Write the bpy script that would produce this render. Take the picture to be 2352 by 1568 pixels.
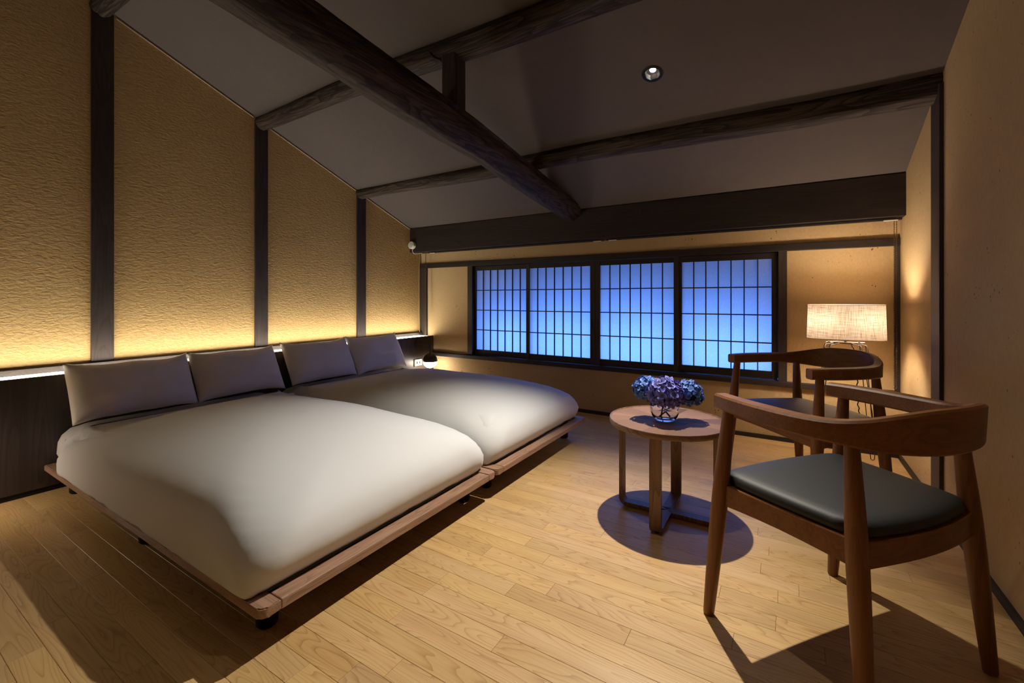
import bpy, bmesh, math, random
from math import sin, cos, pi, radians, sqrt, atan2
from mathutils import Vector, Matrix, noise

random.seed(7)
D = bpy.data
C = bpy.context.scene.collection
for o in list(D.objects):
    D.objects.remove(o, do_unlink=True)

# ------------------------------------------------------------------ camera, world, exposure, main lights
YAW = radians(31.729)
cam = D.cameras.new('camera'); cam.sensor_width = 36; cam.lens = 1013.8 / 2352 * 36
cam.shift_y = -(784 - 685.1) / 2352
cam.clip_start = 0.02
co = D.objects.new('camera', cam); C.objects.link(co)
co.location = (0, 0, 1.03); co.rotation_euler = (pi / 2, 0, YAW)
bpy.context.scene.camera = co

w = D.worlds.new('world'); bpy.context.scene.world = w; w.use_nodes = True
w.node_tree.nodes['Background'].inputs[0].default_value = (0.10, 0.22, 0.6, 1)
w.node_tree.nodes['Background'].inputs[1].default_value = 0.25
vs = bpy.context.scene.view_settings
vs.view_transform = 'Standard'; vs.look = 'None'; vs.gamma = 1; vs.use_curve_mapping = False
vs.exposure = 0.0

SLOPE = 0.3855
def ceil_z(y):
    return 1.808 + SLOPE * (3.563 - y)
AX = Vector((0, -SLOPE, -1)).normalized()      # inner normal of the sloping ceiling

def light(kind, name, loc, power, color, **kw):
    l = D.lights.new(name, kind); l.energy = power; l.color = color
    for k, v in kw.items():
        setattr(l, k, v)
    o = D.objects.new(name, l); C.objects.link(o); o.location = loc
    return o
def aim(o, d):
    o.rotation_euler = Vector(d).to_track_quat('-Z', 'Y').to_euler()

DX = -0.61
DOWN = [(2.43, 285), (1.30, 24), (0.17, 8), (-1.2, 6)]  # last entry: unseen fill beam added behind the camera, has no fixture
for i, (y, p) in enumerate(DOWN):
    zz = ceil_z(y) if y > -0.4 else 3.336 - 0.55 * (-0.4 - y)
    ax = AX if y > -0.4 else Vector((0, 0, -1))
    o = light('SPOT', 'downlight_and_fill_beam', Vector((DX, y, zz)) + ax * 0.004, p, (1.0, 0.92, 0.79),
              spot_size=radians(82 if i == 0 else (84 if i == 1 else 90)), spot_blend=0.95, shadow_soft_size=0.016)
    aim(o, Vector((-0.11, -0.47, -1)) if i == 0 else (Vector((0.18, 0.05, -1)) if i == 1 else ax))      # the visible lamp is a gimbal turned towards the bed
# evening light outside the window
o = light('AREA', 'evening_light', (-1.35, 4.12, 0.58), 31, (0.105, 0.275, 1.0), shape='RECTANGLE', size=2.7, size_y=0.45)
aim(o, (0, -1, 0.35))
# bulb in the floor lamp
LAMPC = (0.315, 3.38)
for bx_ in (-0.09, 0.09):
    light('POINT', 'floor_lamp_bulb', (LAMPC[0] + bx_, LAMPC[1], 0.892), 10.0, (1.0, 0.84, 0.65), shadow_soft_size=0.035)

# ------------------------------------------------------------------ materials
def newmat(name):
    m = D.materials.new(name); m.use_nodes = True
    nt = m.node_tree
    return m, nt, nt.nodes['Principled BSDF']
def N(nt, t, **kw):
    n = nt.nodes.new(t)
    for k, v in kw.items():
        setattr(n, k, v)
    return n
def ramp(nt, stops):
    r = N(nt, 'ShaderNodeValToRGB')
    e = r.color_ramp.elements
    e[0].position, e[0].color = stops[0][0], (*stops[0][1], 1)
    e[1].position, e[1].color = stops[-1][0], (*stops[-1][1], 1)
    for p, c in stops[1:-1]:
        x = e.new(p); x.color = (*c, 1)
    return r
def math_(nt, op, a, b=None, c=None):
    n = N(nt, 'ShaderNodeMath', operation=op)
    for i, v in enumerate((a, b, c)):
        if v is None: continue
        if isinstance(v, (int, float)): n.inputs[i].default_value = v
        else: nt.links.new(v, n.inputs[i])
    return n.outputs[0]

def plain(name, col, rough=0.5, metal=0.0, spec=None, **kw):
    m, nt, b = newmat(name)
    b.inputs['Base Color'].default_value = (*col, 1)
    b.inputs['Roughness'].default_value = rough
    b.inputs['Metallic'].default_value = metal
    if spec is not None: b.inputs['Specular IOR Level'].default_value = spec
    # slight procedural unevenness
    tc = N(nt, 'ShaderNodeTexCoord'); nz = N(nt, 'ShaderNodeTexNoise')
    nz.inputs['Scale'].default_value = kw.get('nscale', 60); nz.inputs['Detail'].default_value = 3
    nt.links.new(tc.outputs['Object'], nz.inputs['Vector'])
    bp = N(nt, 'ShaderNodeBump'); bp.inputs['Strength'].default_value = kw.get('bump', 0.05); bp.inputs['Distance'].default_value = 0.002
    nt.links.new(nz.outputs[0], bp.inputs['Height']); nt.links.new(bp.outputs[0], b.inputs['Normal'])
    return m

def wood(name, dark, mid, lightc, axis='X', rough=0.45, scale=1.0, rings=7.0, vary=0.0, bump=0.12, fiber=0.35, coords='Object', spec=0.5, amp=0.55, lpow=2.6):
    """grain runs along the given object axis; contour lines of a stretched noise give the cathedrals"""
    m, nt, b = newmat(name)
    tc = N(nt, 'ShaderNodeTexCoord'); mp = N(nt, 'ShaderNodeMapping')
    long_, cross = 0.9 * scale, 7.5 * scale
    s = {'X': (long_, cross, cross), 'Y': (cross, long_, cross), 'Z': (cross, cross, long_)}[axis]
    mp.inputs['Scale'].default_value = s
    nt.links.new(tc.outputs[coords], mp.inputs['Vector'])
    oi = N(nt, 'ShaderNodeObjectInfo')
    vm = N(nt, 'ShaderNodeVectorMath', operation='MULTIPLY_ADD')
    cmb = N(nt, 'ShaderNodeCombineXYZ')
    for i in range(3): nt.links.new(oi.outputs['Random'], cmb.inputs[i])
    nt.links.new(cmb.outputs[0], vm.inputs[0]); vm.inputs[1].default_value = (37.0, 91.0, 53.0)
    nt.links.new(mp.outputs[0], vm.inputs[2])
    n1 = N(nt, 'ShaderNodeTexNoise'); n1.inputs['Scale'].default_value = 1.0; n1.inputs['Detail'].default_value = 1.5; n1.inputs['Roughness'].default_value = 0.4
    nt.links.new(vm.outputs[0], n1.inputs['Vector'])
    fr = math_(nt, 'FRACT', math_(nt, 'MULTIPLY', n1.outputs[0], rings * 2.2))
    line = math_(nt, 'POWER', fr, lpow)
    mp2 = N(nt, 'ShaderNodeMapping')
    f = {'X': (3, 90, 90), 'Y': (90, 3, 90), 'Z': (90, 90, 3)}[axis]
    mp2.inputs['Scale'].default_value = f
    nt.links.new(tc.outputs[coords], mp2.inputs['Vector'])
    n2 = N(nt, 'ShaderNodeTexNoise'); n2.inputs['Scale'].default_value = 1.6; n2.inputs['Detail'].default_value = 4
    nt.links.new(mp2.outputs[0], n2.inputs['Vector'])
    t = math_(nt, 'ADD', math_(nt, 'MULTIPLY', line, amp), math_(nt, 'MULTIPLY', math_(nt, 'SUBTRACT', n2.outputs[0], 0.5), fiber * 2.6))
    t = math_(nt, 'ADD', t, math_(nt, 'MULTIPLY', math_(nt, 'SUBTRACT', n1.outputs[0], 0.5), 0.7))
    t = math_(nt, 'ADD', t, 0.12)
    r = ramp(nt, [(0.0, lightc), (0.35, mid), (1.0, dark)])
    nt.links.new(t, r.inputs[0])
    col = r.outputs[0]
    if vary:
        hs = N(nt, 'ShaderNodeHueSaturation')
        wn = N(nt, 'ShaderNodeTexWhiteNoise', noise_dimensions='1D'); nt.links.new(oi.outputs['Random'], wn.inputs['W'])
        nt.links.new(math_(nt, 'ADD', 1.0 - vary / 2, math_(nt, 'MULTIPLY', wn.outputs[0], vary)), hs.inputs['Value'])
        nt.links.new(math_(nt, 'ADD', 0.498, math_(nt, 'MULTIPLY', oi.outputs['Random'], 0.004)), hs.inputs['Hue'])
        nt.links.new(math_(nt, 'ADD', 0.97, math_(nt, 'MULTIPLY', oi.outputs['Random'], 0.07)), hs.inputs['Saturation'])
        nt.links.new(col, hs.inputs['Color']); col = hs.outputs[0]
    nt.links.new(col, b.inputs['Base Color'])
    b.inputs['Roughness'].default_value = rough
    b.inputs['Specular IOR Level'].default_value = spec
    bp = N(nt, 'ShaderNodeBump'); bp.inputs['Strength'].default_value = bump; bp.inputs['Distance'].default_value = 0.0015
    bp.invert = True
    nt.links.new(t, bp.inputs['Height']); nt.links.new(bp.outputs[0], b.inputs['Normal'])
    return m

def plaster(name, c1, c2, scale, strength, dist, aniso=(1, 1, 1), specks=0.0):
    m, nt, b = newmat(name)
    tc = N(nt, 'ShaderNodeTexCoord'); mp = N(nt, 'ShaderNodeMapping'); mp.inputs['Scale'].default_value = aniso
    nt.links.new(tc.outputs['Object'], mp.inputs['Vector'])
    n1 = N(nt, 'ShaderNodeTexNoise'); n1.inputs['Scale'].default_value = scale; n1.inputs['Detail'].default_value = 5; n1.inputs['Roughness'].default_value = 0.55; n1.inputs['Distortion'].default_value = 0.6
    nt.links.new(mp.outputs[0], n1.inputs['Vector'])
    n3 = N(nt, 'ShaderNodeTexNoise'); n3.inputs['Scale'].default_value = 2.2; n3.inputs['Detail'].default_value = 3
    nt.links.new(tc.outputs['Object'], n3.inputs['Vector'])
    r = ramp(nt, [(0.3, c1), (0.75, c2)])
    nt.links.new(math_(nt, 'ADD', math_(nt, 'MULTIPLY', n1.outputs[0], 0.6), math_(nt, 'MULTIPLY', n3.outputs[0], 0.4)), r.inputs[0])
    col = r.outputs[0]
    if specks:
        vo = N(nt, 'ShaderNodeTexVoronoi'); vo.inputs['Scale'].default_value = 55
        nt.links.new(mp.outputs[0], vo.inputs['Vector'])
        n4 = N(nt, 'ShaderNodeTexNoise'); n4.inputs['Scale'].default_value = 9; nt.links.new(tc.outputs['Object'], n4.inputs['Vector'])
        thr = math_(nt, 'MULTIPLY', math_(nt, 'MAXIMUM', math_(nt, 'SUBTRACT', n4.outputs[0], 0.50), 0.0), specks)
        mask = math_(nt, 'LESS_THAN', vo.outputs['Distance'], thr)
        mx = N(nt, 'ShaderNodeMix', data_type='RGBA')
        nt.links.new(mask, mx.inputs['Factor']); nt.links.new(col, mx.inputs['A']); mx.inputs['B'].default_value = (0.09, 0.045, 0.02, 1)
        col = mx.outputs['Result']
    nt.links.new(col, b.inputs['Base Color'])
    b.inputs['Roughness'].default_value = 0.95; b.inputs['Specular IOR Level'].default_value = 0.12
    bp = N(nt, 'ShaderNodeBump'); bp.inputs['Strength'].default_value = strength; bp.inputs['Distance'].default_value = dist
    nt.links.new(n1.outputs[0], bp.inputs['Height']); nt.links.new(bp.outputs[0], b.inputs['Normal'])
    return m

def emit(name, col, strength):
    m, nt, b = newmat(name)
    b.inputs['Base Color'].default_value = (0.8, 0.8, 0.8, 1)
    b.inputs['Emission Color'].default_value = (*col, 1); b.inputs['Emission Strength'].default_value = strength
    return m

M_PLL = plaster('ochre_plaster_rough', (0.43, 0.285, 0.12), (0.54, 0.375, 0.175), 62, 0.55, 0.010, (1, 0.6, 1.2))
M_PLR = plaster('ochre_plaster_straw', (0.45, 0.320, 0.165), (0.54, 0.395, 0.215), 80, 0.35, 0.004, (1, 1, 0.6), specks=0.9)
M_CEIL = plaster('ceiling_paint', (0.100, 0.084, 0.080), (0.114, 0.097, 0.092), 30, 0.10, 0.004)
M_DARK = wood('dark_stained_wood', (0.012, 0.008, 0.007), (0.019, 0.013, 0.011), (0.030, 0.021, 0.018), 'X', 0.55, 1.3, 4, bump=0.12, amp=0.35, spec=0.35)
M_DARKZ = wood('dark_stained_post', (0.016, 0.011, 0.010), (0.030, 0.022, 0.019), (0.045, 0.034, 0.030), 'Z', 0.55, 1.5, 4, bump=0.12, amp=0.3, spec=0.35)
M_LOGX = wood('old_log_x', (0.008, 0.005, 0.004), (0.026, 0.017, 0.014), (0.070, 0.050, 0.039), 'X', 0.7, 1.6, 5, bump=0.55, fiber=0.6, spec=0.25)
M_LOGY = wood('old_log_y', (0.006, 0.004, 0.003), (0.020, 0.012, 0.010), (0.052, 0.034, 0.026), 'Y', 0.7, 1.4, 5, bump=0.55, fiber=0.6, spec=0.25)
M_HEAD = wood('headboard_laminate', (0.028, 0.021, 0.019), (0.040, 0.030, 0.028), (0.054, 0.041, 0.038), 'Z', 0.38, 1.6, 3, bump=0.03, fiber=0.3)
M_FLOOR = wood('oak_floor', (0.28, 0.150, 0.055), (0.49, 0.300, 0.125), (0.58, 0.385, 0.175), 'X', 0.38, 1.7, 10, vary=0.17, bump=0.05, fiber=0.20, amp=0.52, lpow=5.0)
M_BED = wood('walnut_bed', (0.10, 0.052, 0.032), (0.24, 0.135, 0.085), (0.36, 0.215, 0.145), 'Y', 0.42, 3.2, 5, bump=0.06, fiber=0.4, amp=0.25)
M_BEDX = wood('walnut_bed_side', (0.10, 0.052, 0.032), (0.24, 0.135, 0.085), (0.36, 0.215, 0.145), 'X', 0.42, 3.2, 5, bump=0.06, fiber=0.4, amp=0.25)
M_CHZ = wood('chair_wood_upright', (0.070, 0.022, 0.005), (0.150, 0.051, 0.011), (0.215, 0.080, 0.019), 'Z', 0.42, 2.2, 4, bump=0.02, fiber=0.22, amp=0.22, spec=0.4)
M_CHX = wood('chair_wood_level', (0.070, 0.022, 0.005), (0.150, 0.051, 0.011), (0.215, 0.080, 0.019), 'X', 0.42, 2.2, 4, bump=0.02, fiber=0.22, amp=0.22, spec=0.4)
M_TBL = wood('table_walnut', (0.075, 0.036, 0.02), (0.165, 0.085, 0.048), (0.23, 0.125, 0.075), 'Z', 0.4, 1.8, 4, bump=0.05, fiber=0.3)
M_TBLX = wood('table_walnut_x', (0.075, 0.036, 0.02), (0.165, 0.085, 0.048), (0.23, 0.125, 0.075), 'X', 0.4, 1.8, 4, bump=0.05, fiber=0.3)
M_LEA = plain('black_leather', (0.018, 0.0185, 0.018), 0.55, 0.0, 0.38, bump=0.12, nscale=220)
M_BLACK = plain('black_metal', (0.012, 0.011, 0.011), 0.4, 0.6)
M_STEEL = plain('bare_steel_wire', (0.022, 0.016, 0.013), 0.4, 0.4)
M_CAP = plain('brown_metal_cap', (0.05, 0.036, 0.03), 0.45, 0.3)
M_WHITE = plain('white_plastic', (0.72, 0.68, 0.62), 0.4)
M_SWITCH = plain('grey_plate', (0.5, 0.48, 0.46), 0.35)
M_GAP = plain('black_recess', (0.006, 0.005, 0.005), 0.8)
M_BEAD = plain('blind_bead_wood', (0.07, 0.036, 0.018), 0.5)
M_CHROME = plain('reflector_chrome', (0.16, 0.165, 0.16), 0.4, 0.5)
M_BRASSTRIM = plain('pale_bead_strip', (0.42, 0.33, 0.24), 0.5)

def cloth(name, col, scale=350, strength=0.15):
    m, nt, b = newmat(name)
    b.inputs['Base Color'].default_value = (*col, 1); b.inputs['Roughness'].default_value = 0.85
    b.inputs['Sheen Weight'].default_value = 0.15; b.inputs['Specular IOR Level'].default_value = 0.15
    tc = N(nt, 'ShaderNodeTexCoord'); nz = N(nt, 'ShaderNodeTexNoise'); nz.inputs['Scale'].default_value = 5; nz.inputs['Detail'].default_value = 4
    nt.links.new(tc.outputs['Object'], nz.inputs['Vector'])
    bp = N(nt, 'ShaderNodeBump'); bp.inputs['Strength'].default_value = strength; bp.inputs['Distance'].default_value = 0.02
    nt.links.new(nz.outputs[0], bp.inputs['Height']); nt.links.new(bp.outputs[0], b.inputs['Normal'])
    return m
M_DUVET = cloth('white_duvet_cotton', (0.64, 0.645, 0.655))
M_PILLOW = cloth('pillowcase_cotton', (0.84, 0.80, 0.74), strength=0.3)
M_SHEET = cloth('white_sheet', (0.66, 0.62, 0.60))

def paper():
    m, nt, b = newmat('shoji_paper')
    out = nt.nodes['Material Output']; nt.nodes.remove(b)
    tc = N(nt, 'ShaderNodeTexCoord'); nz = N(nt, 'ShaderNodeTexNoise'); nz.inputs['Scale'].default_value = 90; nz.inputs['Detail'].default_value = 4
    nt.links.new(tc.outputs['Object'], nz.inputs['Vector'])
    r = ramp(nt, [(0.3, (0.80, 0.79, 0.78)), (0.7, (0.88, 0.87, 0.86))]); nt.links.new(nz.outputs[0], r.inputs[0])
    d = N(nt, 'ShaderNodeBsdfDiffuse'); t = N(nt, 'ShaderNodeBsdfTranslucent'); mx = N(nt, 'ShaderNodeMixShader'); mx.inputs[0].default_value = 0.72
    nt.links.new(r.outputs[0], d.inputs[0]); nt.links.new(r.outputs[0], t.inputs[0])
    nt.links.new(d.outputs[0], mx.inputs[1]); nt.links.new(t.outputs[0], mx.inputs[2]); nt.links.new(mx.outputs[0], out.inputs[0])
    return m
M_PAPER = paper()

def linen():
    m, nt, b = newmat('linen_shade')
    out = nt.nodes['Material Output']; nt.nodes.remove(b)
    tc = N(nt, 'ShaderNodeTexCoord')
    def threads(sc, seed):
        mp = N(nt, 'ShaderNodeMapping'); mp.inputs['Scale'].default_value = sc; mp.inputs['Location'].default_value = (seed, seed * 2, seed * 3)
        nt.links.new(tc.outputs['Object'], mp.inputs['Vector'])
        nz = N(nt, 'ShaderNodeTexNoise'); nz.inputs['Scale'].default_value = 1; nz.inputs['Detail'].default_value = 2
        nt.links.new(mp.outputs[0], nz.inputs['Vector']); return nz.outputs[0]
    a = threads((12, 12, 520), 0); c = threads((430, 430, 14), 5)
    s = math_(nt, 'MULTIPLY', math_(nt, 'ADD', a, c), 0.5)
    r = ramp(nt, [(0.36, (0.32, 0.19, 0.10)), (0.47, (0.74, 0.60, 0.46)), (0.62, (0.94, 0.85, 0.76))]); nt.links.new(s, r.inputs[0])
    d = N(nt, 'ShaderNodeBsdfDiffuse'); t = N(nt, 'ShaderNodeBsdfTranslucent'); mx = N(nt, 'ShaderNodeMixShader'); mx.inputs[0].default_value = 0.060
    nt.links.new(r.outputs[0], d.inputs[0]); nt.links.new(r.outputs[0], t.inputs[0])
    nt.links.new(d.outputs[0], mx.inputs[1]); nt.links.new(t.outputs[0], mx.inputs[2]); nt.links.new(mx.outputs[0], out.inputs[0])
    return m
M_LINEN = linen()

def glass(name, rough=0.0, ior=1.45, col=(1, 1, 1)):
    m, nt, b = newmat(name)
    b.inputs['Base Color'].default_value = (*col, 1); b.inputs['Roughness'].default_value = rough
    b.inputs['Transmission Weight'].default_value = 1.0; b.inputs['IOR'].default_value = ior
    return m
M_GLASS = glass('clear_glass', 0.0, 1.22)
M_WATER = glass('vase_water', 0.0, 1.12, (0.97, 0.97, 0.94))
M_PANE = glass('outer_window_glass', 0.05, 1.05)
M_LED = emit('led_diffuser', (1.0, 0.91, 0.74), 17.5)
M_LENS = emit('downlight_lens', (1.0, 0.96, 0.88), 14.0)
M_OPAL = emit('opal_globe', (1.0, 0.85, 0.68), 38.0)

def petal_mat():
    m, nt, b = newmat('hydrangea_petals')
    at = N(nt, 'ShaderNodeVertexColor'); at.layer_name = 'Col'
    nt.links.new(at.outputs[0], b.inputs['Base Color'])
    b.inputs['Roughness'].default_value = 0.6
    b.inputs['Subsurface Weight'].default_value = 0.0
    return m
M_PETAL = petal_mat()
M_STEM = plain('green_stem', (0.10, 0.14, 0.03), 0.5)

def veneer():
    m, nt, b = newmat('radial_veneer')
    tc = N(nt, 'ShaderNodeTexCoord'); sp = N(nt, 'ShaderNodeSeparateXYZ'); nt.links.new(tc.outputs['Object'], sp.inputs[0])
    ang = math_(nt, 'ARCTAN2', sp.outputs[1], sp.outputs[0])
    k = math_(nt, 'FLOOR', math_(nt, 'MULTIPLY', math_(nt, 'ADD', ang, 0.2), 16 / (2 * pi)))
    wn = N(nt, 'ShaderNodeTexWhiteNoise', noise_dimensions='1D'); nt.links.new(k, wn.inputs['W'])
    # distance across the wedge for fine grain
    cross = math_(nt, 'SUBTRACT', math_(nt, 'MULTIPLY', math_(nt, 'ADD', ang, 0.2), 16 / (2 * pi)), k)
    rad = math_(nt, 'SQRT', math_(nt, 'ADD', math_(nt, 'MULTIPLY', sp.outputs[0], sp.outputs[0]), math_(nt, 'MULTIPLY', sp.outputs[1], sp.outputs[1])))
    cm = N(nt, 'ShaderNodeCombineXYZ'); nt.links.new(math_(nt, 'MULTIPLY', math_(nt, 'MULTIPLY', cross, rad), 60), cm.inputs[0]); nt.links.new(math_(nt, 'MULTIPLY', rad, 6), cm.inputs[1]); nt.links.new(k, cm.inputs[2])
    nz = N(nt, 'ShaderNodeTexNoise'); nz.inputs['Scale'].default_value = 3; nz.inputs['Detail'].default_value = 3; nt.links.new(cm.outputs[0], nz.inputs['Vector'])
    t = math_(nt, 'ADD', math_(nt, 'MULTIPLY', wn.outputs[0], 0.55), math_(nt, 'MULTIPLY', nz.outputs[0], 0.5))
    edge = math_(nt, 'LESS_THAN', math_(nt, 'MULTIPLY', math_(nt, 'MINIMUM', cross, math_(nt, 'SUBTRACT', 1.0, cross)), rad), 0.0016)
    r = ramp(nt, [(0.15, (0.10, 0.048, 0.026)), (0.5, (0.18, 0.092, 0.050)), (0.8, (0.28, 0.150, 0.085))]); nt.links.new(t, r.inputs[0])
    mx = N(nt, 'ShaderNodeMix', data_type='RGBA'); nt.links.new(edge, mx.inputs['Factor']); nt.links.new(r.outputs[0], mx.inputs['A']); mx.inputs['B'].default_value = (0.12, 0.06, 0.04, 1)
    nt.links.new(mx.outputs['Result'], b.inputs['Base Color']); b.inputs['Roughness'].default_value = 0.55; b.inputs['Specular IOR Level'].default_value = 0.35
    return m
M_VENEER = veneer()

# ------------------------------------------------------------------ builders
def box(bm, x0, x1, y0, y1, z0, z1, bev=0.0):
    vs_ = [bm.verts.new((x, y, z)) for x in (x0, x1) for y in (y0, y1) for z in (z0, z1)]
    idx = [(0, 1, 3, 2), (4, 6, 7, 5), (0, 4, 5, 1), (2, 3, 7, 6), (0, 2, 6, 4), (1, 5, 7, 3)]
    fs = [bm.faces.new([vs_[i] for i in f]) for f in idx]
    if bev:
        es = list({e for f in fs for e in f.edges})
        bmesh.ops.bevel(bm, geom=es, offset=bev, segments=2, affect='EDGES', profile=0.5)
def hexa(bm, lo, hi):
    """lo, hi: 4 points each, same winding"""
    a = [bm.verts.new(p) for p in lo]; b = [bm.verts.new(p) for p in hi]
    bm.faces.new(a[::-1]); bm.faces.new(b)
    for i in range(4):
        bm.faces.new((a[i], a[(i + 1) % 4], b[(i + 1) % 4], b[i]))
def tube(bm, pts, radii, seg=10, closed=False, cap=True, squash=None):
    pts = [Vector(p) for p in pts]; n = len(pts)
    if isinstance(radii, (int, float)): radii = [radii] * n
    rings = []; up = None
    for i, p in enumerate(pts):
        if closed: t = pts[(i + 1) % n] - pts[i - 1]
        else: t = pts[min(i + 1, n - 1)] - pts[max(i - 1, 0)]
        t.normalize()
        if up is None:
            up = Vector((0, 0, 1)) if abs(t.z) < 0.9 else Vector((1, 0, 0))
        a = t.cross(up)
        if a.length < 1e-5: a = t.orthogonal()
        a.normalize(); b = a.cross(t).normalized(); up = b
        rings.append([bm.verts.new(p + (a * cos(2 * pi * k / seg) + b * sin(2 * pi * k / seg)) * radii[i]) for k in range(seg)])
    m = n if closed else n - 1
    for i in range(m):
        r0, r1 = rings[i], rings[(i + 1) % n]
        for k in range(seg):
            bm.faces.new((r0[k], r0[(k + 1) % seg], r1[(k + 1) % seg], r1[k]))
    if cap and not closed:
        bm.faces.new(rings[0][::-1]); bm.faces.new(rings[-1])
def lathe(bm, prof, seg=24, center=(0, 0, 0), caps=(True, True), sx=1.0, sy=1.0):
    cx, cy, cz = center; rings = []
    for r, z in prof:
        if r < 1e-6: rings.append([bm.verts.new((cx, cy, cz + z))])
        else: rings.append([bm.verts.new((cx + sx * r * cos(2 * pi * k / seg), cy + sy * r * sin(2 * pi * k / seg), cz + z)) for k in range(seg)])
    for a, b in zip(rings, rings[1:]):
        for k in range(seg):
            k2 = (k + 1) % seg
            if len(a) == 1 and len(b) == 1: continue
            if len(a) == 1: bm.faces.new((a[0], b[k2], b[k]))
            elif len(b) == 1: bm.faces.new((a[k], a[k2], b[0]))
            else: bm.faces.new((a[k], a[k2], b[k2], b[k]))
    if caps[0] and len(rings[0]) > 1: bm.faces.new(rings[0][::-1])
    if caps[1] and len(rings[-1]) > 1: bm.faces.new(rings[-1])
def obj(name, bm, mat, parent=None, smooth=False, loc=None, rot=None, angle=40):
    bmesh.ops.recalc_face_normals(bm, faces=bm.faces[:])
    me = D.meshes.new(name); bm.to_mesh(me); bm.free()
    if isinstance(mat, (list, tuple)):
        for m in mat: me.materials.append(m)
    else: me.materials.append(mat)
    o = D.objects.new(name, me); C.objects.link(o)
    if smooth:
        for p in me.polygons: p.use_smooth = True
        if angle: me.set_sharp_from_angle(angle=radians(angle))
    if parent is not None: o.parent = parent
    if loc is not None: o.location = loc
    if rot is not None: o.rotation_euler = rot
    return o
def tag(o, label, cat, group=None):
    o['label'] = label; o['category'] = cat
    if group: o['group'] = group
    return o
def thing(name, label, cat, loc=(0, 0, 0), rotz=0.0, group=None):
    o = D.objects.new(name, None); C.objects.link(o); o.empty_display_size = 0.05
    o.location = loc; o.rotation_euler = (0, 0, rotz)
    return tag(o, label, cat, group)
def struct(name, bm, mat, parent=None, smooth=False):
    o = obj(name, bm, mat, parent, smooth)
    if parent is None: o['kind'] = 'structure'
    return o
def B(*a, **k):
    bm = bmesh.new(); box(bm, *a, **k); return bm
def copy_tree(o, parent=None):
    c = o.copy(); C.objects.link(c)
    if parent is not None: c.parent = parent
    for ch in list(o.children): copy_tree(ch, c)
    return c

XW, XH, XR, YB, YN = -3.535, -3.343, 0.631, 3.738, -2.6
RIDGE_Y = -0.4; RIDGE_Z = ceil_z(RIDGE_Y)
def near_z(y): return RIDGE_Z - 0.55 * (RIDGE_Y - y)
T = 0.08

# ------------------------------------------------------------------ room shell
def gable(bm, x0, x1):
    prof = [(YN, 0), (YB + T, 0), (YB + T, ceil_z(YB + T)), (RIDGE_Y, RIDGE_Z), (YN, near_z(YN))]
    a = [bm.verts.new((x0, y, z)) for y, z in prof]; b = [bm.verts.new((x1, y, z)) for y, z in prof]
    bm.faces.new(a); bm.faces.new(b[::-1])
    for i in range(5): bm.faces.new((a[i], a[(i + 1) % 5], b[(i + 1) % 5], b[i]))
bm = bmesh.new(); gable(bm, XW - T, XW); struct('wall_left', bm, M_PLL)
bm = bmesh.new(); gable(bm, XR, XR + T); struct('wall_right', bm, M_PLR)
struct('wall_near', B(XW - T, XR + T, YN - T, YN, 0, near_z(YN)), M_PLR)
bm = bmesh.new()
box(bm, XW, XR, YB, YB + T, 0, 0.41)                      # below the sill
box(bm, XW, XR, YB, YB + T, 1.405, ceil_z(YB + T))        # above the rail
box(bm, XW, -2.86, YB + 0.012, YB + T, 0.41, 1.405)       # left panel
box(bm, 0.011, XR, YB + 0.012, YB + T, 0.41, 1.405)       # right panel
struct('wall_back', bm, M_PLR)

# ceiling: slabs round the openings of the recessed lamps
bm = bmesh.new()
def slab(x0, x1, y0, y1, f, th=0.05):
    lo = [(x0, y0, f(y0)), (x1, y0, f(y0)), (x1, y1, f(y1)), (x0, y1, f(y1))]
    hexa(bm, lo, [(x, y, z + th) for x, y, z in lo])
HS = 0.036; HY = HS / sqrt(1 + SLOPE ** 2)
slab(XW - T, DX - HS, RIDGE_Y, YB + T, ceil_z); slab(DX + HS, XR + T, RIDGE_Y, YB + T, ceil_z)
cuts = [RIDGE_Y] + [v for y in (0.17, 1.30, 2.43) for v in (y - HY, y + HY)] + [YB + T]
for i in range(0, len(cuts), 2): slab(DX - HS, DX + HS, cuts[i], cuts[i + 1], ceil_z)
slab(XW - T, XR + T, YN - T, RIDGE_Y, near_z)
struct('ceiling', bm, M_CEIL)

# floor: sub-floor with single oak boards on it
fl = struct('floor', B(XW - T, XR + T, YN - T, YB + T, -0.12, -0.0135), M_GAP)
BW = 0.0755; Y00 = 0.535 - 4 * BW
def board_bm(L, W_, c=0.0007):
    bm = bmesh.new(); hx, hy = L / 2 - 0.0003, W_ / 2 - 0.0003
    rings = [[(-hx, -hy, -0.013), (hx, -hy, -0.013), (hx, hy, -0.013), (-hx, hy, -0.013)],
             [(-hx, -hy, -c), (hx, -hy, -c), (hx, hy, -c), (-hx, hy, -c)],
             [(-hx + c, -hy + c, 0), (hx - c, -hy + c, 0), (hx - c, hy - c, 0), (-hx + c, hy - c, 0)]]
    rv = [[bm.verts.new(p) for p in r] for r in rings]
    for a, b in zip(rv, rv[1:]):
        for i in range(4): bm.faces.new((a[i], a[(i + 1) % 4], b[(i + 1) % 4], b[i]))
    bm.faces.new(rv[-1]); bm.faces.new(rv[0][::-1])
    return bm
LENS = [0.42, 0.57, 0.72, 0.9, 1.05]
mesh_of = {}
def board(L):
    key = round(L, 3)
    if key not in mesh_of:
        bm = board_bm(L, BW); bmesh.ops.recalc_face_normals(bm, faces=bm.faces[:])
        me = D.meshes.new('floor_board'); bm.to_mesh(me); bm.free(); me.materials.append(M_FLOOR); mesh_of[key] = me
    return mesh_of[key]
rnd = random.Random(21)
row = 0; nb = 0
rest = bmesh.new()
y = Y00
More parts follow.
